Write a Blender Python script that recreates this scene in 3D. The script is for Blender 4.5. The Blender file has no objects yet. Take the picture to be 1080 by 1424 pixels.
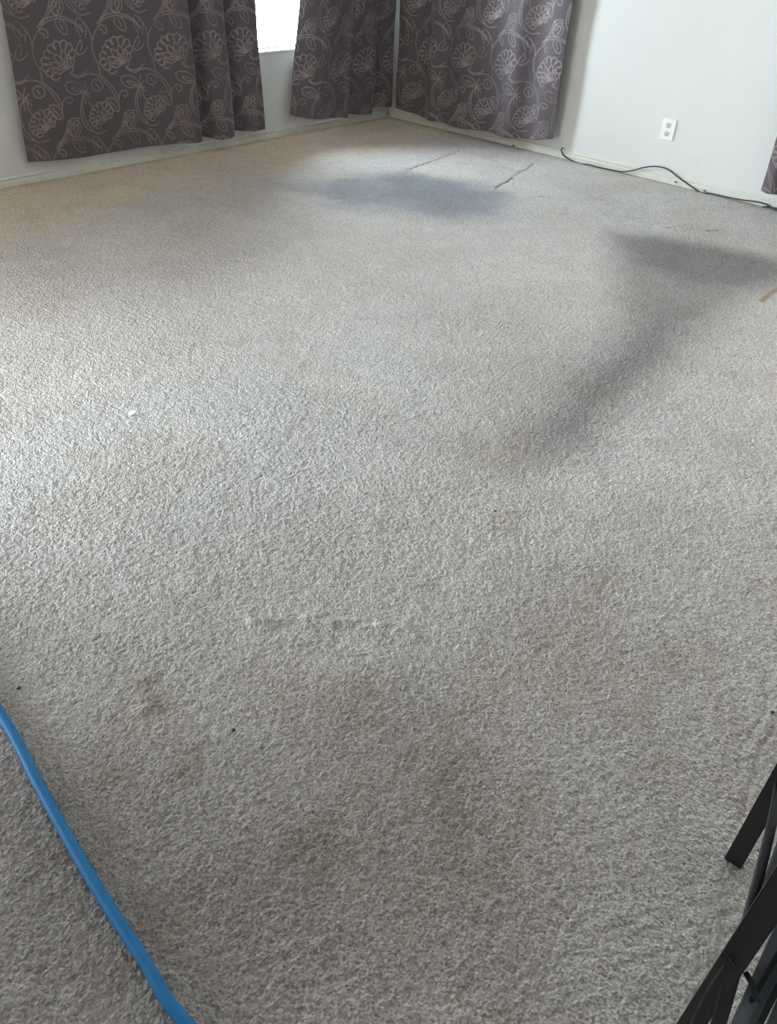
import bpy, bmesh, math, random
import numpy as np
from mathutils import Vector, Matrix
random.seed(4); rng = np.random.default_rng(7)
scene = bpy.context.scene
COL = scene.collection

# ------------------------------------------------------------------ camera, world, light, exposure
CAM = np.array([-5.7752, -5.1736, 1.5]); FPX = 1115.0
R_ = np.array([0.6728, -0.7386, 0.0424]); F_ = np.array([0.6058, 0.5172, -0.6046])
F_ /= np.linalg.norm(F_); R_ -= F_ * (R_ @ F_); R_ /= np.linalg.norm(R_); U_ = np.cross(R_, F_)
cd = bpy.data.cameras.new('camera'); cam = bpy.data.objects.new('camera', cd); COL.objects.link(cam)
cam.matrix_world = Matrix(((R_[0], U_[0], -F_[0], CAM[0]), (R_[1], U_[1], -F_[1], CAM[1]), (R_[2], U_[2], -F_[2], CAM[2]), (0, 0, 0, 1)))
cd.sensor_fit = 'VERTICAL'; cd.sensor_height = 24.0; cd.lens = FPX / 1424 * 24.0; cd.clip_start = 0.05; cd.clip_end = 100
scene.camera = cam
vs = scene.view_settings
vs.view_transform = 'Standard'; vs.look = 'None'; vs.gamma = 1; vs.use_curve_mapping = False
vs.exposure = -0.90

W = bpy.data.worlds.new('sky'); scene.world = W; W.use_nodes = True
bg = W.node_tree.nodes['Background']
SKY_BRIGHT, SKY_DIM = 108.0, 12.5           # bright open side behind the left wall, duller elsewhere
wn, wl = W.node_tree.nodes, W.node_tree.links
wtc = wn.new('ShaderNodeTexCoord'); wsx = wn.new('ShaderNodeSeparateXYZ'); wl.new(wtc.outputs['Generated'], wsx.inputs[0])
wmr = wn.new('ShaderNodeMapRange'); wmr.interpolation_type = 'SMOOTHSTEP'; wl.new(wsx.outputs['Y'], wmr.inputs[0])
wmr.inputs[1].default_value = 0.0; wmr.inputs[2].default_value = 0.35; wmr.inputs[3].default_value = SKY_DIM; wmr.inputs[4].default_value = SKY_BRIGHT
wcr = wn.new('ShaderNodeMix'); wcr.data_type = 'RGBA'; wmc = wn.new('ShaderNodeMapRange'); wl.new(wsx.outputs['Y'], wmc.inputs[0]); wmc.inputs[1].default_value = 0.0; wmc.inputs[2].default_value = 0.35
wl.new(wmc.outputs[0], wcr.inputs[0]); wcr.inputs[6].default_value = (1.0, 0.90, 0.82, 1); wcr.inputs[7].default_value = (0.75, 0.885, 1.0, 1); wl.new(wcr.outputs[2], bg.inputs['Color'])
wl.new(wmr.outputs[0], bg.inputs['Strength'])

def portal(loc, rot, sx, sy):
    l = bpy.data.lights.new('window_portal', 'AREA'); l.shape = 'RECTANGLE'; l.size = sx; l.size_y = sy
    l.cycles.is_portal = True
    o = bpy.data.objects.new('window_portal', l); o.location = loc; o.rotation_euler = rot; COL.objects.link(o)
H2 = math.pi / 2
ZS, ZT = 0.58, 2.0
WIN1 = (-3.05, -0.30)                      # window in the left wall (x range)
WIN2 = (-4.90, -3.80)                      # window in the right wall (y range)
FILL_WIN = (-2.1, -0.3)                        # unseen window added to the far side wall for fill light (y range)
portal(((WIN1[0] + WIN1[1]) / 2, 0.16, (ZS + ZT) / 2), (-H2, 0, 0), WIN1[1] - WIN1[0], ZT - ZS)
portal((0.16, (WIN2[0] + WIN2[1]) / 2, (ZS + ZT) / 2), (0, H2, 0), ZT - ZS, WIN2[1] - WIN2[0])
portal((-7.46, (FILL_WIN[0] + FILL_WIN[1]) / 2, (0.35 + ZT) / 2), (0, -H2, 0), ZT - 0.35, FILL_WIN[1] - FILL_WIN[0])

def at(px, py, ax=2, v=0.0):
    """point of the place seen at photo position px,py on the plane axis=v"""
    d = (px - 540) / FPX * R_ - (py - 712) / FPX * U_ + F_
    return CAM + d * ((v - CAM[ax]) / d[ax])

# ------------------------------------------------------------------ helpers
def new_mat(name, base=(0.5, 0.5, 0.5), rough=0.6, **kw):
    m = bpy.data.materials.new(name); m.use_nodes = True
    b = m.node_tree.nodes['Principled BSDF']
    b.inputs['Base Color'].default_value = (*base, 1); b.inputs['Roughness'].default_value = rough
    for k, v in kw.items(): b.inputs[k.replace('_', ' ')].default_value = v
    return m, m.node_tree.nodes, m.node_tree.links, b

def noise(N, L, scale, detail=3, rough=0.5, coord=None):
    n = N.new('ShaderNodeTexNoise'); n.inputs['Scale'].default_value = scale
    n.inputs['Detail'].default_value = detail; n.inputs['Roughness'].default_value = rough
    if coord is not None: L.new(coord, n.inputs['Vector'])
    return n

def ramp(N, L, src, stops):
    r = N.new('ShaderNodeValToRGB'); L.new(src, r.inputs[0]); e = r.color_ramp.elements
    while len(e) < len(stops): e.new(0.5)
    for i, (p, c) in enumerate(stops):
        e[i].position = p; e[i].color = (*c, 1)
    return r

def bump(N, L, b, h, strength, dist, prev=None):
    k = N.new('ShaderNodeBump'); k.inputs['Strength'].default_value = strength; k.inputs['Distance'].default_value = dist
    L.new(h, k.inputs['Height'])
    if prev is not None: L.new(prev, k.inputs['Normal'])
    L.new(k.outputs[0], b.inputs['Normal']); return k.outputs[0]

def obj_from_bm(name, bm, mat, parent=None, smooth=False):
    me = bpy.data.meshes.new(name); bm.normal_update(); bm.to_mesh(me); bm.free()
    me.materials.append(mat)
    if smooth: me.polygons.foreach_set('use_smooth', [True] * len(me.polygons))
    o = bpy.data.objects.new(name, me); COL.objects.link(o)
    if parent: o.parent = parent
    return o

def tag(o, label, cat, group=None, kind=None):
    o['label'] = label; o['category'] = cat
    if group: o['group'] = group
    if kind: o['kind'] = kind
    return o
def empty(name, loc=(0, 0, 0)):
    o = bpy.data.objects.new(name, None); o.location = loc; o.empty_display_size = 0.05; COL.objects.link(o); return o
def struct(o):
    o['kind'] = 'structure'; return o

def add_box(bm, x0, x1, y0, y1, z0, z1, bev=0.0):
    m = Matrix.Translation(((x0 + x1) / 2, (y0 + y1) / 2, (z0 + z1) / 2)) @ Matrix.Diagonal((abs(x1 - x0), abs(y1 - y0), abs(z1 - z0), 1))
    r = bmesh.ops.create_cube(bm, size=1.0, matrix=m)
    if bev > 0:
        ed = list({e for v in r['verts'] for e in v.link_edges})
        bmesh.ops.bevel(bm, geom=ed, offset=bev, segments=2, affect='EDGES', profile=0.6)

def add_bar(bm, p0, p1, w, t, up=(0, 0, 1), bev=0.0015):
    """rectangular bar from p0 to p1; w across, t along 'up'"""
    p0 = Vector(p0); p1 = Vector(p1); d = (p1 - p0); L = d.length; d.normalize()
    s = d.cross(Vector(up));  s.normalize(); n = s.cross(d)
    M = Matrix(((d.x, s.x, n.x, 0), (d.y, s.y, n.y, 0), (d.z, s.z, n.z, 0), (0, 0, 0, 1)))
    m = Matrix.Translation((p0 + p1) / 2) @ M @ Matrix.Diagonal((L, w, t, 1))
    r = bmesh.ops.create_cube(bm, size=1.0, matrix=m)
    if bev: bmesh.ops.bevel(bm, geom=list({e for v in r['verts'] for e in v.link_edges}), offset=bev, segments=2, affect='EDGES')

def catmull(pts, n):
    P = [np.array(q, float) for q in pts]; P = [2 * P[0] - P[1]] + P + [2 * P[-1] - P[-2]]; out = []
    for i in range(1, len(P) - 2):
        for k in range(n):
            t = k / n; a, b, c, d = P[i - 1:i + 3]
            out.append(0.5 * ((2 * b) + (-a + c) * t + (2 * a - 5 * b + 4 * c - d) * t * t + (-a + 3 * b - 3 * c + d) * t ** 3))
    out.append(P[-2]); return out

def tube(name, pts, rad, mat, parent=None, sides=12, n=8, rads=None):
    pts = catmull(pts, n); bm = bmesh.new(); rings = []
    m = len(pts)
    for i, q in enumerate(pts):
        a = pts[max(0, i - 1)]; b = pts[min(m - 1, i + 1)]; d = Vector(b - a).normalized()
        up = Vector((0, 0, 1)) if abs(d.z) < 0.95 else Vector((1, 0, 0))
        s = d.cross(up).normalized(); u = s.cross(d)
        rr = rad if rads is None else float(np.interp(i / (m - 1), np.linspace(0, 1, len(rads)), rads))
        rings.append([bm.verts.new(Vector(q) + rr * (math.cos(t) * s + math.sin(t) * u)) for t in np.linspace(0, 2 * math.pi, sides, endpoint=False)])
    for a, b in zip(rings, rings[1:]):
        for k in range(sides):
            bm.faces.new((a[k], a[(k + 1) % sides], b[(k + 1) % sides], b[k]))
    bm.faces.new(rings[0][::-1]); bm.faces.new(rings[-1])
    bmesh.ops.recalc_face_normals(bm, faces=bm.faces)
    return obj_from_bm(name, bm, mat, parent, True)

def grid_mesh(name, P, mat):
    """P: (rows, cols, 3) array of points"""
    r, c, _ = P.shape; me = bpy.data.meshes.new(name)
    me.vertices.add(r * c); me.vertices.foreach_set('co', P.reshape(-1).astype(np.float32))
    i = np.arange(r * c).reshape(r, c)
    q = np.stack([i[:-1, :-1], i[:-1, 1:], i[1:, 1:], i[1:, :-1]], -1).reshape(-1, 4)
    me.loops.add(q.size); me.loops.foreach_set('vertex_index', q.reshape(-1).astype(np.int32))
    me.polygons.add(len(q)); me.polygons.foreach_set('loop_start', (np.arange(len(q)) * 4).astype(np.int32))
    me.update(calc_edges=True); me.polygons.foreach_set('use_smooth', np.ones(len(q), bool))
    me.materials.append(mat); return me

def vnoise(x, y, s, seed):
    """smooth value noise, cell size s"""
    g = np.random.default_rng(seed).random((128, 128))
    X = x / s; Y = y / s; xi = np.floor(X).astype(int); yi = np.floor(Y).astype(int); fx = X - xi; fy = Y - yi
    fx = fx * fx * (3 - 2 * fx); fy = fy * fy * (3 - 2 * fy)
    a = g[xi % 128, yi % 128]; b = g[(xi + 1) % 128, yi % 128]; c = g[xi % 128, (yi + 1) % 128]; d = g[(xi + 1) % 128, (yi + 1) % 128]
    return (a * (1 - fx) + b * fx) * (1 - fy) + (c * (1 - fx) + d * fx) * fy
def fbm(x, y, s, seed, o=4):
    t = 0; w = 0; 
    for k in range(o):
        t = t + vnoise(x + 3.1 * k, y + 1.7 * k, s / 2 ** k, seed + k) * 0.55 ** k; w += 0.55 ** k
    return t / w
def segdist(x, y, a, b):
    d = np.array(b) - np.array(a); L2 = d @ d
    t = np.clip(((x - a[0]) * d[0] + (y - a[1]) * d[1]) / L2, 0, 1)
    return np.hypot(x - a[0] - t * d[0], y - a[1] - t * d[1]), t
def sstep(e0, e1, v):
    t = np.clip((v - e0) / (e1 - e0), 0, 1); return t * t * (3 - 2 * t)

# ------------------------------------------------------------------ materials
def wall_mat():
    m, N, L, b = new_mat('painted_plaster', (0.70, 0.70, 0.67), 0.55)
    tc = N.new('ShaderNodeTexCoord').outputs['Object']
    n = noise(N, L, 1.3, 4, 0.6, tc)
    r = ramp(N, L, n.outputs[0], [(0.3, (0.62, 0.61, 0.575)), (0.7, (0.66, 0.65, 0.62))])
    n3 = noise(N, L, 9, 2, 0.5, tc)
    r3 = ramp(N, L, n3.outputs[0], [(0.70, (1, 1, 1)), (0.80, (0.90, 0.89, 0.86))])
    mx = N.new('ShaderNodeMix'); mx.data_type = 'RGBA'; mx.blend_type = 'MULTIPLY'; mx.inputs[0].default_value = 0.6
    L.new(r.outputs[0], mx.inputs[6]); L.new(r3.outputs[0], mx.inputs[7]); L.new(mx.outputs[2], b.inputs['Base Color'])
    n2 = noise(N, L, 26, 4, 0.55, tc); bump(N, L, b, n2.outputs[0], 0.25, 0.004)
    return m
M_wall = wall_mat()

def trim_mat():
    m, N, L, b = new_mat('cream_trim_paint', (0.68, 0.66, 0.58), 0.45)
    tc = N.new('ShaderNodeTexCoord').outputs['Object']
    n = noise(N, L, 14, 5, 0.65, tc)
    r = ramp(N, L, n.outputs[0], [(0.26, (0.40, 0.37, 0.31)), (0.34, (0.60, 0.58, 0.51)), (0.7, (0.66, 0.64, 0.58))])
    L.new(r.outputs[0], b.inputs['Base Color']); n2 = noise(N, L, 60, 3, 0.5, tc); bump(N, L, b, n2.outputs[0], 0.3, 0.002)
    return m
M_trim = trim_mat()
M_ceiling = new_mat('ceiling_paint', (0.72, 0.70, 0.66), 0.8)[0]

def frame_mat():
    m, N, L, b = new_mat('window_vinyl', (0.80, 0.80, 0.78), 0.35)
    return m
M_vinyl = frame_mat()

def glass_mat():
    m = bpy.data.materials.new('window_glass'); m.use_nodes = True; N = m.node_tree.nodes; L = m.node_tree.links
    N.clear(); o = N.new('ShaderNodeOutputMaterial'); t = N.new('ShaderNodeBsdfTransparent'); g = N.new('ShaderNodeBsdfGlossy')
    t.inputs[0].default_value = (0.95, 0.97, 0.96, 1); g.inputs['Roughness'].default_value = 0.03
    f = N.new('ShaderNodeFresnel'); f.inputs[0].default_value = 1.3; mx = N.new('ShaderNodeMixShader')
    L.new(f.outputs[0], mx.inputs[0]); L.new(t.outputs[0], mx.inputs[1]); L.new(g.outputs[0], mx.inputs[2]); L.new(mx.outputs[0], o.inputs[0])
    return m
M_glass = glass_mat()

def carpet_mat():
    m, N, L, b = new_mat('carpet_pile', (0.4, 0.38, 0.35), 0.95)
    b.inputs['Sheen Weight'].default_value = 0.25; b.inputs['Sheen Roughness'].default_value = 0.5
    b.inputs['Specular IOR Level'].default_value = 0.15
    tc = N.new('ShaderNodeTexCoord').outputs['Object']
    at_ = N.new('ShaderNodeAttribute'); at_.attribute_name = 'soil_and_falloff'
    # distorted coordinates for curly tufts
    nz = noise(N, L, 60, 2, 0.5, tc)
    sub = N.new('ShaderNodeVectorMath'); sub.operation = 'MULTIPLY_ADD'
    sub.inputs[1].default_value = (0.006, 0.006, 0.006); L.new(nz.outputs['Color'], sub.inputs[0]); L.new(tc, sub.inputs[2])
    vo = N.new('ShaderNodeTexVoronoi'); vo.inputs['Scale'].default_value = 195; L.new(sub.outputs[0], vo.inputs['Vector'])
    # per-tuft yarn colour
    bw = N.new('ShaderNodeRGBToBW'); L.new(vo.outputs['Color'], bw.inputs[0])
    r = ramp(N, L, bw.outputs[0], [(0.2, (0.76, 0.735, 0.71)), (0.5, (1, 1, 1)), (0.85, (1.24, 1.24, 1.23))])
    mx = N.new('ShaderNodeMix'); mx.data_type = 'RGBA'; mx.blend_type = 'MULTIPLY'; mx.inputs[0].default_value = 1
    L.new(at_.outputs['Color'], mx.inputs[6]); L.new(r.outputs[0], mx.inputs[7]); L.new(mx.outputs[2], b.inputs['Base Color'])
    # relief
    n1 = noise(N, L, 230, 3, 0.6, tc); n2 = noise(N, L, 130, 2, 0.5, tc)
    vs_ = N.new('ShaderNodeTexVoronoi'); vs_.inputs['Scale'].default_value = 155; L.new(sub.outputs[0], vs_.inputs['Vector'])
    a1 = N.new('ShaderNodeMath'); a1.operation = 'MULTIPLY'; L.new(vs_.outputs['Distance'], a1.inputs[0]); a1.inputs[1].default_value = -1.1
    a2 = N.new('ShaderNodeMath'); a2.operation = 'MULTIPLY_ADD'; L.new(n1.outputs[0], a2.inputs[0]); a2.inputs[1].default_value = 0.35; L.new(a1.outputs[0], a2.inputs[2])
    a3 = N.new('ShaderNodeMath'); a3.operation = 'MULTIPLY_ADD'; L.new(n2.outputs[0], a3.inputs[0]); a3.inputs[1].default_value = 0.8; L.new(a2.outputs[0], a3.inputs[2])
    bump(N, L, b, a3.outputs[0], 1.0, 0.0034)
    return m
M_carpet = carpet_mat()

def curtain_mat(name, ground, thread):
    m, N, L, b = new_mat(name, ground, 0.8)
    tc = N.new('ShaderNodeTexCoord').outputs['Object']
    a = N.new('ShaderNodeAttribute'); a.attribute_name = 'jacquard'
    wv = noise(N, L, 420, 2, 0.5, tc)
    g = ramp(N, L, wv.outputs[0], [(0.35, tuple(c * 0.75 for c in ground)), (0.65, tuple(c * 1.3 for c in ground))])
    mx = N.new('ShaderNodeMix'); mx.data_type = 'RGBA'; L.new(a.outputs['Fac'], mx.inputs[0]); L.new(g.outputs[0], mx.inputs[6]); mx.inputs[7].default_value = (*thread, 1)
    L.new(mx.outputs[2], b.inputs['Base Color'])
    rr = N.new('ShaderNodeMapRange'); L.new(a.outputs['Fac'], rr.inputs[0]); rr.inputs[3].default_value = 0.75; rr.inputs[4].default_value = 0.40; L.new(rr.outputs[0], b.inputs['Roughness'])
    ml = N.new('ShaderNodeMath'); ml.operation = 'MULTIPLY'; ml.inputs[1].default_value = 0.2; L.new(a.outputs['Fac'], ml.inputs[0]); L.new(ml.outputs[0], b.inputs['Metallic'])
    b.inputs['Sheen Weight'].default_value = 0.35; b.inputs['Sheen Roughness'].default_value = 0.4
    bump(N, L, b, wv.outputs[0], 0.35, 0.001)
    tr = N.new('ShaderNodeBsdfTranslucent'); L.new(mx.outputs[2], tr.inputs[0]); ms = N.new('ShaderNodeMixShader'); ms.inputs[0].default_value = 0.06
    L.new(b.outputs[0], ms.inputs[1]); L.new(tr.outputs[0], ms.inputs[2]); L.new(ms.outputs[0], N['Material Output'].inputs[0])
    return m
M_curtain = curtain_mat('brown_jacquard', (0.098, 0.077, 0.084), (0.30, 0.24, 0.23))
M_metal = new_mat('dark_metal', (0.008, 0.008, 0.010), 0.45)[0]
M_cord = new_mat('dark_rubber_cord', (0.035, 0.042, 0.045), 0.45)[0]
M_plate = new_mat('ivory_plastic', (0.80, 0.80, 0.74), 0.35)[0]
M_recept = new_mat('aged_plastic', (0.55, 0.56, 0.50), 0.4)[0]
M_slot = new_mat('slot_black', (0.02, 0.02, 0.02), 0.6)[0]
M_screw = new_mat('screw_steel', (0.5, 0.5, 0.48), 0.35, Metallic=1.0)[0]
M_slat = new_mat('slate_grey_enamel', (0.12, 0.13, 0.145), 0.4)[0]
def hose_mat():
    m, N, L, b = new_mat('blue_vinyl', (0.001, 0.15, 0.37), 0.6)
    n = noise(N, L, 30, 3, 0.5, N.new('ShaderNodeTexCoord').outputs['Object'])
    r = ramp(N, L, n.outputs[0], [(0.35, (0.001, 0.14, 0.35)), (0.7, (0.001, 0.17, 0.42))]); L.new(r.outputs[0], b.inputs['Base Color'])
    return m
M_hose = hose_mat()
M_paper = new_mat('white_paper', (0.9, 0.9, 0.88), 0.5)[0]
M_lint = new_mat('dark_lint', (0.06, 0.05, 0.045), 0.9)[0]

# ------------------------------------------------------------------ room shell
X0, Y0, ZC, TW = -7.3, -7.5, 2.42, 0.16
def wall_with_hole(name, axis, a0, a1, base, out, hole):
    """wall slab standing at base..base+out, running a0..a1 along the other axis"""
    bm = bmesh.new(); h0, h1, z0, z1 = hole
    for (u0, u1, v0, v1) in ((a0, h0, -0.1, ZC), (h1, a1, -0.1, ZC), (h0, h1, -0.1, z0), (h0, h1, z1, ZC)):
        if axis == 'x': add_box(bm, u0, u1, base, base + out, v0, v1)
        else: add_box(bm, base, base + out, u0, u1, v0, v1)
    return struct(obj_from_bm(name, bm, M_wall))
wall_with_hole('wall_left', 'x', X0 - TW, TW, 0, TW, (WIN1[0], WIN1[1], ZS, ZT))
wall_with_hole('wall_right', 'y', Y0 - TW, 0, 0, TW, (WIN2[0], WIN2[1], ZS, ZT))
wall_with_hole('wall_side', 'y', Y0, 0, X0 - TW, TW, (FILL_WIN[0], FILL_WIN[1], 0.35, ZT))
bm = bmesh.new(); add_box(bm, X0 - TW, 0, Y0 - TW, Y0, -0.1, ZC); struct(obj_from_bm('wall_back', bm, M_wall))
bm = bmesh.new(); add_box(bm, X0 - TW, TW, Y0 - TW, TW, ZC, ZC + 0.1); struct(obj_from_bm('ceiling', bm, M_ceiling))

def window(n, axis, a0, a1, z0, z1, y, sgn, cross=None):
    root = empty('window_%d' % n, ((a0 + a1) / 2, y, z0) if axis == 'x' else (y, (a0 + a1) / 2, z0)); struct(root)
    inv = Matrix.Translation(-root.location)
    def bx(bm, u0, u1, w0, w1, v0, v1, bev=0.002):
        if axis == 'x': add_box(bm, u0, u1, w0, w1, v0, v1, bev)
        else: add_box(bm, w0, w1, u0, u1, v0, v1, bev)
    yo = y + sgn * 0.12; f = 0.045
    bm = bmesh.new()
    for (u0, u1, v0, v1) in ((a0, a0 + f, z0, z1), (a1 - f, a1, z0, z1), (a0, a1, z0, z0 + f * 0.5), (a0, a1, z1 - f, z1)):
        bx(bm, u0, u1, yo - 0.025, yo + 0.025, v0, v1)
    bmesh.ops.transform(bm, matrix=inv, verts=bm.verts); obj_from_bm('window_frame', bm, M_vinyl, root)
    bm = bmesh.new(); c = (a0 + a1) / 2 if cross is None else cross; bx(bm, c - 0.02, c + 0.02, yo - 0.02, yo + 0.02, z0 + f * 0.5, z1 - f)
    bmesh.ops.transform(bm, matrix=inv, verts=bm.verts); obj_from_bm('mullion', bm, M_vinyl, root)
    bm = bmesh.new(); bx(bm, a0 + f, a1 - f, yo - 0.002, yo + 0.002, z0 + f * 0.5, z1 - f, 0)
    bmesh.ops.transform(bm, matrix=inv, verts=bm.verts); obj_from_bm('glass_pane', bm, M_glass, root)
    bm = bmesh.new(); w = sorted((y - sgn * 0.012, y + sgn * 0.095)); bx(bm, a0 - 0.0, a1 + 0.0, w[0], w[1], z0, z0 + 0.014, 0.004)
    bmesh.ops.transform(bm, matrix=inv, verts=bm.verts); obj_from_bm('window_sill', bm, M_vinyl, root)
window(1, 'x', WIN1[0], WIN1[1], ZS, ZT, 0, 1, cross=-1.75)
window(2, 'y', WIN2[0], WIN2[1], ZS, ZT, 0, 1)
window(3, 'y', FILL_WIN[0], FILL_WIN[1], 0.9, ZT, X0, -1)  # added unseen window that lets in fill light

# baseboards with a stepped, rounded profile
def baseboard(name, axis, a0, a1, base, sgn):
    prof = [(0, 0), (0.014, 0), (0.014, 0.030), (0.012, 0.034), (0.0085, 0.036), (0.0085, 0.041), (0.011, 0.043), (0.011, 0.050), (0.006, 0.056), (0, 0.057)]
    bm = bmesh.new(); n = 60; rings = []
    for k in range(n + 1):
        u = a0 + (a1 - a0) * k / n; wv = 0.0012 * math.sin(k * 1.7) + 0.0008 * math.sin(k * 0.6)
        rings.append([bm.verts.new((u, base + sgn * (d + (wv if d > 0 else 0)), z)) if axis == 'x' else bm.verts.new((base + sgn * (d + (wv if d > 0 else 0)), u, z)) for d, z in prof])
    for a, b in zip(rings, rings[1:]):
        for i in range(len(prof)):
            j = (i + 1) % len(prof); bm.faces.new((a[i], a[j], b[j], b[i]))
    bm.faces.new(rings[0]); bm.faces.new(rings[-1]); bmesh.ops.recalc_face_normals(bm, faces=bm.faces)
    return struct(obj_from_bm(name, bm, M_trim))
baseboard('baseboard_left', 'x', X0, 0, 0, -1)
baseboard('baseboard_right', 'y', Y0, -0.0145, 0, -1)
baseboard('baseboard_back', 'x', X0, -0.0145, Y0, 1)

# ------------------------------------------------------------------ carpet
step = 0.006
xs = np.concatenate([np.arange(X0, -6.0, 0.02), np.arange(-6.0, -3.9, 0.003), np.arange(-3.9, 0.0, step), [0.0]])
ys = np.concatenate([np.arange(Y0, -5.75, 0.02), np.arange(-5.75, -3.1, 0.003), np.arange(-3.1, 0.0, step), [0.0]])
GX, GY = np.meshgrid(xs, ys)
base = np.array([0.505, 0.454, 0.424])
col = np.ones(GX.shape + (3,)) * base
wx = (fbm(GX, GY, 0.45, 11) - 0.5); wy = (fbm(GX, GY, 0.45, 31) - 0.5)
wfx = (fbm(GX, GY, 0.08, 51) - 0.5); wfy = (fbm(GX, GY, 0.08, 71) - 0.5)
def mul(mask, rgb):
    global col
    col = col * (1 - mask[..., None] * (1 - np.array(rgb)))
def blob(pix, soft, rgb, amt=1.0, warp=0.35, fine=0.06):
    """irregular patch: polygon given by photo positions, taken to the floor"""
    P = [at(*q)[:2] for q in pix]
    X = GX + warp * wx + fine * wfx; Y = GY + warp * wy + fine * wfy
    inside = np.zeros(GX.shape, bool); dist = np.full(GX.shape, 9.0)
    lo = np.min(P, 0) - 0.8; hi = np.max(P, 0) + 0.8
    for i in range(len(P)):
        a, b = P[i], P[(i + 1) % len(P)]
        c = ((a[1] > Y) != (b[1] > Y)) & (X < (b[0] - a[0]) * (Y - a[1]) / (b[1] - a[1] + 1e-12) + a[0]); inside ^= c
        d, _ = segdist(X, Y, a, b); dist = np.minimum(dist, d)
    sd = np.where(inside, dist, -dist)
    mul(sstep(-soft, soft, sd) * amt, rgb)
def streak(pix, width, rgb, amt=1.0, soft=0.5):
    P = [at(*q)[:2] for q in pix]; m = np.zeros(GX.shape)
    for a, b in zip(P, P[1:]):
        d, t = segdist(GX + 0.03 * wfx, GY + 0.03 * wfy, a, b); m = np.maximum(m, 1 - sstep(width * (1 - soft), width * (1 + soft), d))
    mul(m * amt, rgb); return m
# broad soil and wear variation
v1 = fbm(GX, GY, 0.9, 101); v2 = fbm(GX, GY, 0.28, 121, 5); v3 = fbm(GX, GY, 0.05, 141, 3)
col *= (1 + 0.26 * (v1 - 0.5) + 0.22 * (v2 - 0.5) + 0.14 * (v3 - 0.5))[..., None]
w1 = sstep(0.52, 0.75, fbm(GX, GY, 0.35, 161, 5)); mul(w1 * 0.9, (0.95, 0.915, 0.885))      # brownish patches
w2 = sstep(0.6, 0.8, fbm(GX, GY, 0.12, 181, 4)); mul(w2 * 0.8, (0.91, 0.875, 0.84))
# stains plus broader darker, lighter and tan patches
blob([(400, 262), (470, 243), (560, 240), (640, 252), (715, 275), (690, 300), (600, 300), (520, 292), (450, 285)], 0.20, (0.44, 0.49, 0.56), 0.97)  # darker bluish-grey patch near the corner
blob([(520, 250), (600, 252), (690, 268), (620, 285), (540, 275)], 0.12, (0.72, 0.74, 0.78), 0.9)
blob([(850, 322), (940, 330), (1020, 345), (1110, 366), (1100, 392), (1040, 415), (985, 450), (910, 520), (850, 575), (800, 630), (740, 640), (720, 600), (780, 540), (840, 480), (870, 430), (845, 370)], 0.16, (0.50, 0.49, 0.49), 0.97, 0.10)  # darker wedge on the right
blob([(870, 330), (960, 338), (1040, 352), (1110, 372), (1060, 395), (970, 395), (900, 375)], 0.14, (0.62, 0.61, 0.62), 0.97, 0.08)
blob([(900, 440), (960, 425), (880, 520), (800, 600), (770, 600)], 0.08, (0.82, 0.81, 0.81), 0.9, 0.12)
blob([(640, 600), (745, 600), (760, 640), (700, 660), (640, 640)], 0.08, (0.82, 0.78, 0.74), 0.9, 0.2)
blob([(90, 370), (300, 340), (420, 300), (460, 320), (330, 365), (280, 410), (120, 410)], 0.25, (0.88, 0.89, 0.92), 0.6)
mul((1 - sstep(0.45, 0.95, -GY + 0.5 * wx)) * 0.9, (1.24, 1.11, 0.90))  # lighter tan band along the left wall
blob([(760, 770), (860, 760), (880, 840), (840, 960), (720, 980), (640, 850), (700, 790)], 0.14, (0.88, 0.84, 0.81), 0.9, 0.3)
blob([(380, 1010), (520, 960), (660, 1000), (760, 1150), (700, 1330), (480, 1350), (360, 1250)], 0.18, (0.74, 0.715, 0.695), 0.9, 0.3)
blob([(-80, 1080), (120, 1060), (330, 1150), (420, 1300), (300, 1500), (-80, 1500)], 0.25, (0.64, 0.63, 0.63), 0.9, 0.2)  # bottom left darkened: painted light falloff plus traffic soil
blob([(235, 1040), (270, 1040), (260, 1100), (235, 1090)], 0.03, (0.84, 0.79, 0.75), 0.9, 0.1)
blob([(170, 940), (205, 935), (215, 1000), (190, 1000)], 0.03, (0.84, 0.79, 0.75), 0.9, 0.1)
blob([(380, 1150), (450, 1140), (470, 1210), (420, 1240), (370, 1200)], 0.05, (0.80, 0.77, 0.73), 0.9, 0.15)
blob([(590, 1050), (640, 1060), (650, 1190), (610, 1200)], 0.04, (0.88, 0.84, 0.81), 0.9, 0.15)
blob([(700, 1090), (740, 1090), (730, 1130), (700, 1130)], 0.03, (0.88, 0.82, 0.77), 0.9, 0.1)
blob([(760, 670), (880, 680), (1090, 700), (1090, 480), (960, 480), (850, 590)], 0.15, (1.16, 1.17, 1.19), 0.95, 0.2)  # lighter patch on the right
blob([(780, 690), (820, 680), (800, 710)], 0.04, (1.12, 1.13, 1.14), 1, 0.1)
blob([(420, 520), (520, 530), (540, 550), (430, 545)], 0.06, (1.10, 1.10, 1.09), 1, 0.2)
blob([(680, 720), (720, 700), (735, 730), (690, 745)], 0.04, (0.90, 0.85, 0.80), 0.8, 0.15)
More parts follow.
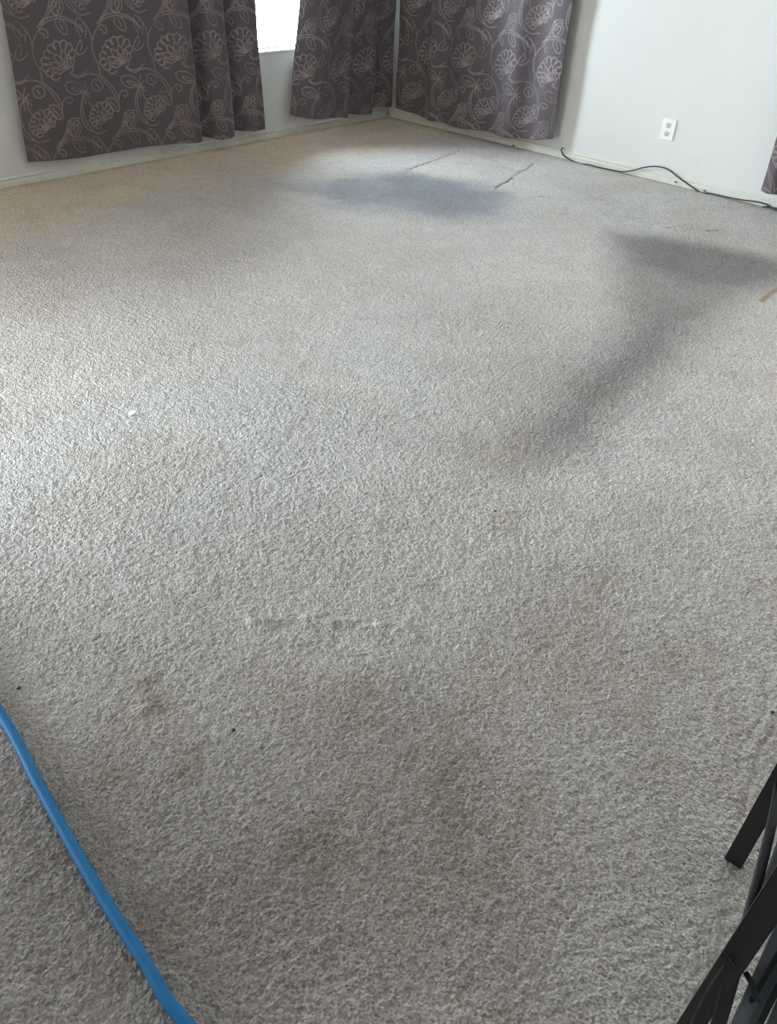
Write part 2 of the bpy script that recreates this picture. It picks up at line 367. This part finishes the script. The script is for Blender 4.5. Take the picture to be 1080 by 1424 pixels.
# dents and dirty drag lines left by furniture
BR = (0.40, 0.27, 0.19)
streak([(567, 236), (590, 227)], 0.010, BR, 0.9); streak([(590, 227), (640, 209)], 0.006, BR, 0.7)
streak([(690, 260), (712, 247)], 0.010, BR, 0.9); streak([(712, 247), (742, 228)], 0.006, BR, 0.7)
streak([(925, 317), (958, 311)], 0.006, BR, 0.6); streak([(984, 321), (998, 320)], 0.009, (0.3, 0.25, 0.22), 0.8)
streak([(1060, 418), (1070, 408), (1085, 398)], 0.014, (0.62, 0.42, 0.25), 0.9); streak([(1040, 366), (1085, 358)], 0.008, (0.6, 0.5, 0.4), 0.6)
streak([(751, 273), (765, 274)], 0.008, (0.4, 0.33, 0.3), 0.7); streak([(860, 235), (864, 236)], 0.008, (0.5, 0.4, 0.3), 0.5)
for q in ((922, 268), (921, 280), (897, 267), (971, 290), (882, 303)): streak([q, (q[0] + 8, q[1])], 0.008, (0.55, 0.47, 0.42), 0.6)
for q in ((90, 366), (140, 360), (200, 352)): pass
streak([(0, 372), (60, 366), (100, 358)], 0.008, (1.18, 1.16, 1.12), 0.7, 0.8)
streak([(255, 385), (300, 400), (345, 410)], 0.010, (1.10, 1.1, 1.1), 0.8, 0.8)
streak([(455, 352), (500, 368), (560, 372)], 0.012, (1.08, 1.08, 1.08), 0.8, 0.8)
# dirt gathered along the walls
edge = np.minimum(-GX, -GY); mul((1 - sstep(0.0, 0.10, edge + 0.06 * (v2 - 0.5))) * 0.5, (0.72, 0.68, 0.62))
# relief: gentle swells, crushed ridge lines and drag grooves
Z = 0.0035 * (fbm(GX, GY, 0.30, 201) - 0.5) + 0.0040 * (fbm(GX, GY, 0.040, 211, 3) - 0.5) + 0.0042 * (vnoise(GX + 0.01 * wfx, GY + 0.01 * wfy, 0.0085, 221) - 0.5)
def ridge(pix, w, h, rough=0.0):
    global Z
    P = [at(*q)[:2] for q in pix]; m = np.zeros(GX.shape)
    for a, b in zip(P, P[1:]):
        d, t = segdist(GX + 0.05 * wfx, GY + 0.05 * wfy, a, b); m = np.maximum(m, np.exp(-(d / w) ** 2))
    Z = Z + m * h * (1 + rough * (fbm(GX, GY, 0.03, 231, 3) - 0.5) * 4)
ridge([(332, 852), (352, 862), (385, 862)], 0.015, 0.006, 0.8); ridge([(420, 860), (455, 866), (490, 868), (530, 874)], 0.015, 0.007, 0.8)
ridge([(530, 874), (575, 885)], 0.02, 0.006, 1.0); ridge([(195, 940), (200, 985)], 0.015, 0.0025, 1.0); ridge([(255, 1040), (260, 1080)], 0.02, 0.0025, 1.0)
ridge([(1032, 1135), (1052, 1075), (1072, 1010)], 0.006, -0.005); ridge([(1000, 1120), (1003, 1085)], 0.006, -0.004)
ridge([(1030, 1040), (1060, 985), (1066, 930)], 0.006, -0.004)
ridge([(378, 650), (400, 615), (430, 575)], 0.012, -0.0012)
ridge([(567, 236), (640, 209)], 0.012, -0.006); ridge([(690, 260), (742, 228)], 0.012, -0.006)
P = np.stack([GX, GY, Z - 0.002], -1)
P[GX <= X0 + 1e-6, 2] = 0
me = grid_mesh('floor', P[::1], M_carpet)
ca = me.color_attributes.new('soil_and_falloff', 'FLOAT_COLOR', 'POINT')  # carpet colour with soil, wear and painted light falloff
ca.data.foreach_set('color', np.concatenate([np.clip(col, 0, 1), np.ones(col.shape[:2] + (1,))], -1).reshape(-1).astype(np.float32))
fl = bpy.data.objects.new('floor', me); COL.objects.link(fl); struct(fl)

# ------------------------------------------------------------------ jacquard pattern (half-drop floral scroll), a 0.40 x 0.65 m repeat
TWD, THT = 0.405, 0.652
def tr_(pts):                                   # traced on the left curtain, taken to its cloth plane
    return [at(x / 3.6, y / 3.6, 1, -0.07)[[0, 2]] for x, y in pts]
S = []
def stroke(pts, w=0.0042, n=6):
    S.append((catmull(tr_(pts), n), w))
FA = (320, 345)
flower = []
loops = [(258, 385), (228, 365), (206, 340), (203, 305), (214, 270), (232, 240), (262, 222), (300, 218), (332, 235), (352, 265), (345, 305)]
bp = np.array(FA, float)
for q in loops:
    q = np.array(q, float); d = (q - bp) / np.linalg.norm(q - bp); s = np.array([-d[1], d[0]])
    flower.append(([q - d * 22 + s * 16, q + s * 19, q + d * 16, q - s * 19, q - d * 22 - s * 16], 0.0032))
for q in [(245, 358), (232, 318), (250, 272), (292, 250), (330, 272)]:
    q = np.array(q, float); d = (q - bp) / np.linalg.norm(q - bp); s = np.array([-d[1], d[0]]); L_ = np.linalg.norm(q - bp)
    flower.append(([bp, bp + d * L_ * .5 + s * 17, q, bp + d * L_ * .5 - s * 17, bp], 0.0032))
for f, w in flower: stroke(f, w)
for f, w in flower:                              # second flower of the half-drop, nearly the same
    c = catmull(tr_(f), 6); cA = np.array([-3.073, 0.66]); S.append(([np.array([-3.238, 0.335]) + (q - cA) * 0.74 for q in c], w * 0.9))
T = [[(335, 360), (370, 380), (410, 375), (435, 348)], [(340, 372), (385, 392), (430, 372)], [(320, 350), (345, 335), (355, 352), (340, 362)],
 [(397, 198), (376, 240), (380, 268), (398, 276), (425, 255), (431, 238)], [(397, 200), (406, 230), (395, 258)],
 [(160, 140), (190, 105), (240, 82), (300, 85), (360, 110), (415, 160)], [(172, 142), (210, 110), (260, 95), (320, 103), (375, 128), (408, 166)],
 [(165, 132), (200, 80), (215, 30), (220, -20)], [(182, 122), (215, 75), (230, 20), (234, -20)],
 [(255, 98), (260, 130), (290, 165), (322, 172), (318, 135), (292, 102), (262, 92)], [(275, 108), (300, 152)],
 [(262, 82), (238, 55), (240, 15), (262, -15), (290, 10), (295, 50), (275, 82)], [(262, 5), (258, 40), (270, 60), (280, 30), (265, 5)],
 [(165, 160), (185, 145), (210, 155), (220, 180), (205, 190), (195, 172), (175, 165)],
 [(162, 170), (145, 210), (143, 260), (158, 310), (183, 355), (195, 400)], [(138, 225), (128, 190), (110, 160), (80, 130)],
 [(105, 408), (150, 404), (190, 418), (230, 455), (268, 500), (292, 545)], [(190, 404), (232, 440), (275, 482), (303, 535)],
 [(300, 570), (303, 515), (320, 488), (345, 490), (350, 510), (335, 520), (325, 506)],
 [(235, 530), (243, 560), (270, 590), (302, 597), (302, 560), (272, 530), (238, 528)], [(250, 540), (275, 565), (295, 588)],
 [(310, 425), (330, 410), (375, 414), (405, 440), (402, 465), (362, 472), (325, 455), (310, 428)], [(345, 440), (375, 440), (400, 458), (372, 458), (345, 442)],
 [(442, 435), (412, 470), (396, 530), (405, 600), (437, 645), (480, 665)], [(430, 450), (408, 500), (410, 560), (430, 615), (470, 655)],
 [(430, 460), (440, 510), (468, 552)], [(418, 470), (455, 490)], [(424, 464), (450, 470)],
 [(385, 588), (352, 595), (332, 625), (336, 660), (370, 682), (386, 640), (385, 590)], [(350, 620), (368, 630), (352, 655)],
 [(175, 730), (172, 770), (200, 812)], [(182, 728), (225, 762), (226, 815)], [(195, 760), (205, 785)],
 [(150, 450), (158, 482), (190, 492), (212, 470), (197, 440), (165, 433), (150, 450)], [(170, 455), (190, 475)],
 [(245, 700), (200, 715), (160, 700)], [(120, 560), (105, 500), (110, 440)]]
for t in T: stroke(t, 0.0025)
res = 0.0025
nx, nz_ = int(round(TWD / res)), int(round(THT / res))
tx, tz = np.meshgrid((np.arange(nx) + .5) * TWD / nx, (np.arange(nz_) + .5) * THT / nz_)
pat = np.zeros((nz_, nx))
for pts, w in S:
    for a, b in zip(pts, pts[1:]):
        if np.hypot(*(b - a)) < 1e-5: continue
        c = (a + b) / 2; o = np.floor(c / np.array([TWD, THT])) * np.array([TWD, THT]); a_ = a - o; b_ = b - o
        for ox in (-TWD, 0, TWD):
            for oz in (-THT, 0, THT):
                aa = a_ + (ox, oz); bb = b_ + (ox, oz)
                i0 = max(0, int((min(aa[0], bb[0]) - .02) / TWD * nx)); i1 = min(nx, int((max(aa[0], bb[0]) + .02) / TWD * nx) + 1)
                j0 = max(0, int((min(aa[1], bb[1]) - .02) / THT * nz_)); j1 = min(nz_, int((max(aa[1], bb[1]) + .02) / THT * nz_) + 1)
                if i0 >= i1 or j0 >= j1: continue
                d, _ = segdist(tx[j0:j1, i0:i1], tz[j0:j1, i0:i1], aa, bb)
                pat[j0:j1, i0:i1] = np.maximum(pat[j0:j1, i0:i1], 1 - sstep(w * 0.7, w * 1.5, d))
def sample(u, v):
    X = (u / TWD * nx - .5); Y = (v / THT * nz_ - .5); xi = np.floor(X).astype(int); yi = np.floor(Y).astype(int); fx = X - xi; fy = Y - yi
    g = lambda i, j: pat[j % nz_, i % nx]
    return (g(xi, yi) * (1 - fx) + g(xi + 1, yi) * fx) * (1 - fy) + (g(xi, yi + 1) * (1 - fx) + g(xi + 1, yi + 1) * fx) * fy

# ------------------------------------------------------------------ curtains
ROD_Z = 2.12
def curtain(axis, path, top_squeeze, u0, label, zoff=0.0, flare=0.04, amt=1.0, top_pull=None):
    """path: (along, off-wall, hem height) control points in metres; cloth runs up to the rod"""
    c = np.array(catmull(path, 14))
    seg = np.hypot(np.diff(c[:, 0]), np.diff(c[:, 1])); arc = np.concatenate([[0], np.cumsum(seg)])
    n = int(arc[-1] / 0.005) + 1; t = np.linspace(0, arc[-1], n)
    al = np.interp(t, arc, c[:, 0]); of = np.interp(t, arc, c[:, 1]); hm = np.interp(t, arc, c[:, 2])
    ctr = (path[0][0] + path[-1][0]) / 2
    rows = 390; h = np.linspace(0, 1, rows)[:, None]
    zz = hm[None, :] + (ROD_Z - hm[None, :]) * h
    zn = np.clip((zz - 0.1) / 0.9, 0, 1.25)
    # shape: folds stay, edges draw in slightly with height
    lo, hi = top_squeeze                      # shift of first / last edge at z = 1 m
    k = (al[None, :] - path[0][0]) / (path[-1][0] - path[0][0])
    A = al[None, :] + (lo * (1 - k) + hi * k) * zn
    avg = np.interp(t, [0, arc[-1]], [0.085, 0.085])[None, :]
    O = of[None, :] * (1 - 0.05 * zn) + avg * 0.05 * zn
    O = np.maximum(O * (1 - sstep(1.8, 2.12, zz)) + 0.085 * sstep(1.8, 2.12, zz) + 0.004 * np.sin(9 * zz + 5 * al[None, :]) + 0.003 * np.sin(23 * al[None, :] + 4 * zz), 0.022)
    if axis == 'x': P = np.stack([A, -O, zz], -1)
    else: P = np.stack([-O, A, zz], -1)
    org = P[0, n // 2].copy(); org[2] = hm.mean()
    me = grid_mesh('curtain_panel', P - org, M_curtain)
    U = np.broadcast_to(t[None, :] + u0, zz.shape); V = zz + zoff
    pv = sample(U.ravel(), V.ravel()) * np.clip(0.15 + 1.45 * fbm(U.ravel() + u0 * 7, V.ravel() + 3.3, 0.16, 301, 3), 0.3, 1.0) * amt
    ft = me.attributes.new('jacquard', 'FLOAT', 'POINT'); ft.data.foreach_set('value', pv.astype(np.float32))
    o = bpy.data.objects.new('curtain', me); COL.objects.link(o); o.location = org
    md = o.modifiers.new('thickness', 'SOLIDIFY'); md.thickness = 0.0016; md.offset = 0
    tag(o, label, 'curtain', None); return o
c1 = [(-3.367, .055, .135), (-3.10, .075, .118), (-2.84, .06, .112), (-2.62, .075, .115), (-2.45, .07, .108), (-2.30, .09, .103), (-2.17, .14, .100), (-2.105, .125, .105), (-2.10, .055, .115), (-2.08, .045, .118),
      (-2.03, .07, .108), (-1.97, .135, .094), (-1.90, .145, .090), (-1.83, .135, .092), (-1.79, .10, .098), (-1.785, .05, .105), (-1.75, .04, .11), (-1.70, .075, .105), (-1.62, .105, .10), (-1.55, .105, .098), (-1.49, .09, .095)]
curtain('x', c1, (0.045, -0.045), -3.367 , 'dark brown floral curtain left of the bright window gap, widest panel on left wall', 0.0)
c2 = [(-1.235, .07, .165), (-1.17, .11, .145), (-1.08, .15, .128), (-.98, .17, .118), (-.86, .15, .110), (-.74, .13, .095), (-.655, .14, .085), (-.625, .11, .090), (-.62, .06, .10), (-.58, .06, .10), (-.52, .09, .088),
      (-.44, .11, .080), (-.36, .12, .075), (-.315, .10, .085), (-.30, .07, .10), (-.24, .07, .112), (-.16, .10, .105), (-.09, .11, .10)]
curtain('x', c2, (0.15, 0.0), 0.10, 'narrow dark floral curtain on the left wall between bright window gap and room corner', 0.2)
c3 = [(-.16, .095, .105), (-.22, .095, .095), (-.30, .07, .085), (-.38, .05, .075), (-.445, .05, .066), (-.50, .085, .066), (-.56, .11, .066), (-.66, .07, .066), (-.80, .11, .066), (-.92, .12, .070), (-1.04, .085, .078), (-1.16, .08, .083),
      (-1.27, .12, .078), (-1.36, .13, .080), (-1.46, .08, .088), (-1.54, .075, .090), (-1.62, .11, .11), (-1.69, .11, .13), (-1.745, .10, .138)]
curtain('y', c3, (0.0, 0.0), 0.25, 'brown curtain with silvery flowers on the right wall beside the room corner', 0.1)
c4 = [(-3.36, .10, .112), (-3.42, .12, .108), (-3.50, .07, .108), (-3.58, .12, .108), (-3.66, .06, .108), (-3.75, .12, .108), (-3.85, .07, .108)]
curtain('y', c4, (0.015, 0.0), 0.05, 'dark brown curtain corner at the right frame edge above the cord', 0.3)

def rod(axis, a0, a1):
    r = empty('curtain_rod', ((a0 + a1) / 2, -0.085, ROD_Z) if axis == 'x' else (-0.085, (a0 + a1) / 2, ROD_Z))
    loc = np.array(r.location)
    f = (lambda u, d, z: np.array([u, -d, z]) - loc) if axis == 'x' else (lambda u, d, z: np.array([-d, u, z]) - loc)
    tube('pole', [f(a0, .085, ROD_Z + .016), f((a0 + a1) / 2, .085, ROD_Z + .016), f(a1, .085, ROD_Z + .016)], 0.011, M_metal, r)
    for u in (a0 + 0.06, a1 - 0.06):
        bm = bmesh.new(); p0 = f(u, 0.0, ROD_Z + .016); p1 = f(u, .095, ROD_Z + .016); add_bar(bm, p0, p1, 0.02, 0.03); obj_from_bm('bracket', bm, M_metal, r)
    return r
tag(rod('x', -3.45, -0.12), 'dark curtain rod above the window on the left wall', 'curtain rod')
tag(rod('y', -1.80, -0.14), 'dark curtain rod on the right wall beside the corner', 'curtain rod')
tag(rod('y', -5.2, -3.30), 'dark curtain rod on the right wall past the outlet', 'curtain rod')

# ------------------------------------------------------------------ outlet
oc = at(929, 180, 0, 0.0)
ro = empty('wall_outlet', (0, oc[1], oc[2])); tag(ro, 'ivory duplex power outlet on the white right wall above the cord', 'power outlet')
ow, oh = 0.050, 0.066
bm = bmesh.new(); add_box(bm, -0.009, 0.0, -ow, ow, -oh, oh, 0.003); obj_from_bm('cover_plate', bm, M_plate, ro, False)
for s in (1, -1):
    bm = bmesh.new()
    ring = []
    for k in range(28):
        t = 2 * math.pi * k / 28; yy = 0.020 * math.cos(t); z_ = max(-0.0165, min(0.0165, 0.020 * math.sin(t))); ring.append((yy, z_ + s * 0.0265))
    a = [bm.verts.new((-0.0075, y, z)) for y, z in ring]; b_ = [bm.verts.new((-0.0105, y * 0.97, z)) for y, z in ring]
    for k in range(28): bm.faces.new((a[k], a[(k + 1) % 28], b_[(k + 1) % 28], b_[k]))
    bm.faces.new(b_); bmesh.ops.recalc_face_normals(bm, faces=bm.faces)
    rc = obj_from_bm('receptacle', bm, M_recept, ro)
    bm = bmesh.new()
    add_box(bm, -0.0112, -0.0100, -0.0085, -0.0060, s * 0.0265 - 0.001, s * 0.0265 + 0.008)
    add_box(bm, -0.0112, -0.0100, 0.0060, 0.0085, s * 0.0265 - 0.001, s * 0.0265 + 0.008)
    add_box(bm, -0.0112, -0.0100, -0.0032, 0.0032, s * 0.0265 - 0.0125, s * 0.0265 - 0.006, 0.0004)
    obj_from_bm('slots', bm, M_slot, rc)
bm = bmesh.new(); bmesh.ops.create_uvsphere(bm, u_segments=12, v_segments=6, radius=0.004, matrix=Matrix.Translation((-0.008, 0, 0)) @ Matrix.Diagonal((0.5, 1, 1, 1)))
obj_from_bm('screw', bm, M_screw, ro, True)

# ------------------------------------------------------------------ cord along the right wall
cp = [(-1.815, .030, .078), (-1.800, .030, .062), (-1.808, .028, .045), (-1.830, .028, .022), (-1.91, .032, .003), (-1.97, .034, -.006), (-2.05, .036, .005), (-2.12, .040, .005), (-2.25, .040, .007), (-2.34, .034, .012),
      (-2.415, .026, .036), (-2.493, .022, .071), (-2.58, .020, .094), (-2.665, .020, .093), (-2.746, .022, .062), (-2.837, .024, .030), (-2.90, .028, .010), (-2.945, .030, -.004), (-3.0, .034, .006),
      (-3.09, .034, .008), (-3.228, .030, .012), (-3.34, .026, .022), (-3.40, .028, .020), (-3.45, .036, .008), (-3.55, .05, .006), (-3.75, .06, .006), (-4.2, .05, .006)]
tag(tube('power_cord', [(-d, y, z) for y, d, z in cp], 0.0048, M_cord, n=8), 'thin dark cord lying along the right baseboard, arching up under the outlet', 'cord')
cp = [(-3.385, .046, .006), (-3.42, .024, .006), (-3.50, .022, .012), (-3.62, .03, .006), (-3.9, .036, .006)]
tag(tube('power_cord', [(-d, y, z) for y, d, z in cp], 0.0042, M_cord, n=6), 'short second cord strand under the dark curtain corner at right', 'cord')
def staple(px, py, label):
    h = at(px, py, 0, -0.022); r = tube('cable_clip', [(-.012, h[1] - .006, max(h[2], .006) ), (-.026, h[1] - .005, max(h[2], .006) + .006), (-.026, h[1] + .005, max(h[2], .006) + .006), (-.012, h[1] + .006, max(h[2], .006))], 0.0035, M_lint, n=4, sides=8)
    tag(r, label, 'cable clip', 'cable clips on the right baseboard')
staple(939, 254, 'small dark cable clip on the baseboard under the arched cord')
staple(979, 266, 'small dark cable clip where the arched cord comes back down')
staple(1066, 291, 'small dark cable clip under the dark curtain corner at right')
staple(713, 207, 'small dark clip on the baseboard under the silvery flowered curtain')

# ------------------------------------------------------------------ hose
hp = [(-5.75, -2.3), (-5.50, -2.8), (-5.435, -3.35)] + [tuple(at(*q)[:2]) for q in ((3, 998), (54, 1093), (126, 1222), (204, 1344), (250, 1416))] + [(-5.54, -4.85), (-5.60, -5.25), (-5.9, -5.8)]
h0 = tube('hose', [(x, y, 0.0085) for x, y in hp], 0.0112, M_hose, n=14, sides=20)
tag(h0, 'bright blue hose curving across the carpet in the lower left', 'hose')

# ------------------------------------------------------------------ scrap and lint
sc = at(184, 577)
bm = bmesh.new(); v = [bm.verts.new(q) for q in ((-.011, -.004, .001), (.004, -.007, .002), (.012, .003, .003), (-.002, .007, .006))]
f = bm.faces.new(v); r = bmesh.ops.extrude_face_region(bm, geom=[f]); bmesh.ops.translate(bm, verts=[g for g in r['geom'] if isinstance(g, bmesh.types.BMVert)], vec=(0, 0, .0025))
bmesh.ops.recalc_face_normals(bm, faces=bm.faces)
o = obj_from_bm('paper_scrap', bm, M_paper); o.location = (sc[0], sc[1], 0.002); o.rotation_euler = (0, 0, -0.7); o.scale = (1.25, 1.25, 1.6); tag(o, 'tiny white paper scrap lying on the carpet at left', 'scrap')
for (px, py, s, lab) in ((604, 576, .004, 'dark lint speck in the middle of the carpet'), (325, 1017, .0045, 'dark lint speck right of the blue hose on the carpet'), (27, 958, .005, 'dark lint speck at the left edge above the blue hose'),
                         (688, 712, .004, 'dark lint speck near the brown stain on the carpet'), (1073, 992, .005, 'dark lint speck at the right edge beside the pressed groove')):
    q = at(px, py); bm = bmesh.new(); bmesh.ops.create_icosphere(bm, subdivisions=2, radius=s)
    for v in bm.verts: v.co *= 0.7 + 0.5 * random.random(); v.co.z *= 0.6
    o = obj_from_bm('lint', bm, M_lint); o.location = (q[0], q[1], 0.004); tag(o, lab, 'lint')

# ------------------------------------------------------------------ black metal rack at the lower right
rk = empty('metal_chair', (-4.80, -5.22, 0)); tag(rk, 'black metal chair with grey slats, cut off by the lower right frame corner', 'chair')
ro_ = Vector(rk.location)
def barpart(name, p0, p1, w, t, mat=M_metal, up=(0, 0, 1)):
    bm = bmesh.new(); add_bar(bm, Vector(p0) - ro_, Vector(p1) - ro_, w, t, up); return obj_from_bm(name, bm, mat, rk)
A = at(1021, 1196); B = Vector((-5.019, -5.222, 0))
def Z_(px, py, z): return Vector(at(px, py, 2, z))
barpart('leg', (A[0], A[1], 0), (A[0], A[1], 0.80), 0.034, 0.024, M_metal, (1, 0, 0))
barpart('leg', (B.x, B.y, 0), (B.x, B.y, 0.80), 0.034, 0.026, M_metal, (1, 0, 0))
barpart('leg', (A[0] - .10, A[1] - .42, 0), (A[0] - .10, A[1] - .42, 0.51), 0.03, 0.03, M_metal, (1, 0, 0))
barpart('leg', (B.x - .10, B.y - .42, 0), (B.x - .10, B.y - .42, 0.51), 0.03, 0.03, M_metal, (1, 0, 0))
FACE = tuple(-F_)
def strap(pts, w, t=0.006, name='brace', mat=M_metal):
    pts = catmull([Z_(*q) for q in pts], 6); bm = bmesh.new(); rings = []
    for i, q in enumerate(pts):
        d = Vector(pts[min(i + 1, len(pts) - 1)] - pts[max(i - 1, 0)]).normalized(); s = d.cross(Vector(FACE)).normalized(); n = s.cross(d)
        rings.append([bm.verts.new(Vector(q) - ro_ + s * a + n * b) for a, b in ((-w / 2, -t / 2), (w / 2, -t / 2), (w / 2, t / 2), (-w / 2, t / 2))])
    for a, b in zip(rings, rings[1:]):
        for k in range(4): bm.faces.new((a[k], a[(k + 1) % 4], b[(k + 1) % 4], b[k]))
    bm.faces.new(rings[0]); bm.faces.new(rings[-1]); bmesh.ops.recalc_face_normals(bm, faces=bm.faces)
    bmesh.ops.bevel(bm, geom=[e for e in bm.edges if e.is_manifold and e.calc_face_angle(0) > 1], offset=0.001, segments=1, affect='EDGES')
    return obj_from_bm(name, bm, mat, rk)
strap([(1092, 1040, .27), (1076, 1130, .27), (1056, 1215, .28), (1040, 1275, .29), (1026, 1345, .31)], 0.019)
strap([(1092, 1150, .27), (1070, 1215, .28), (1052, 1270, .29), (1034, 1325, .31)], 0.011)
strap([(1100, 1190, .34), (1065, 1240, .34), (1040, 1285, .34), (1018, 1340, .33)], 0.012)
strap([(1024, 1335, .31), (1010, 1385, .24), (994, 1440, .16)], 0.022)
strap([(1010, 1345, .32), (985, 1385, .30), (958, 1440, .27)], 0.012)
strap([(1036, 1352, .31), (1044, 1366, .31), (1050, 1384, .30), (1056, 1392, .29)], 0.008)
def slat(a, b, w): 
    barpart('slat', Z_(*a), Z_(*b), w, 0.010, M_slat)
slat((1092, 1280, .30), (1021, 1440, .24), 0.020)
slat((1104, 1306, .29), (1040, 1440, .24), 0.017)
slat((1110, 1350, .28), (1072, 1440, .23), 0.022)
barpart('rail', Z_(1100, 1295, .31), Z_(1043, 1394, .275), 0.007, 0.008)
barpart('rail', Z_(1100, 1336, .30), Z_(1049, 1438, .26), 0.008, 0.008)

# seat and back rails above the lower shelf
bm = bmesh.new()
q = [(A[0] - .015, A[1] - .03), (B.x + .02, B.y - .04), (B.x - .09, B.y - .43), (A[0] - .10, A[1] - .43)]
lo = [bm.verts.new(Vector((x, y, .505)) - ro_) for x, y in q]; hi = [bm.verts.new(Vector((x, y, .535)) - ro_) for x, y in q]
bm.faces.new(lo); bm.faces.new(hi)
for k in range(4): bm.faces.new((lo[k], lo[(k + 1) % 4], hi[(k + 1) % 4], hi[k]))
bmesh.ops.recalc_face_normals(bm, faces=bm.faces); bmesh.ops.bevel(bm, geom=list(bm.edges), offset=0.006, segments=2, affect='EDGES')
obj_from_bm('seat', bm, M_metal, rk)
for z in (0.66, 0.785): barpart('back_rail', (A[0], A[1], z), (B.x, B.y, z), 0.012, 0.03)
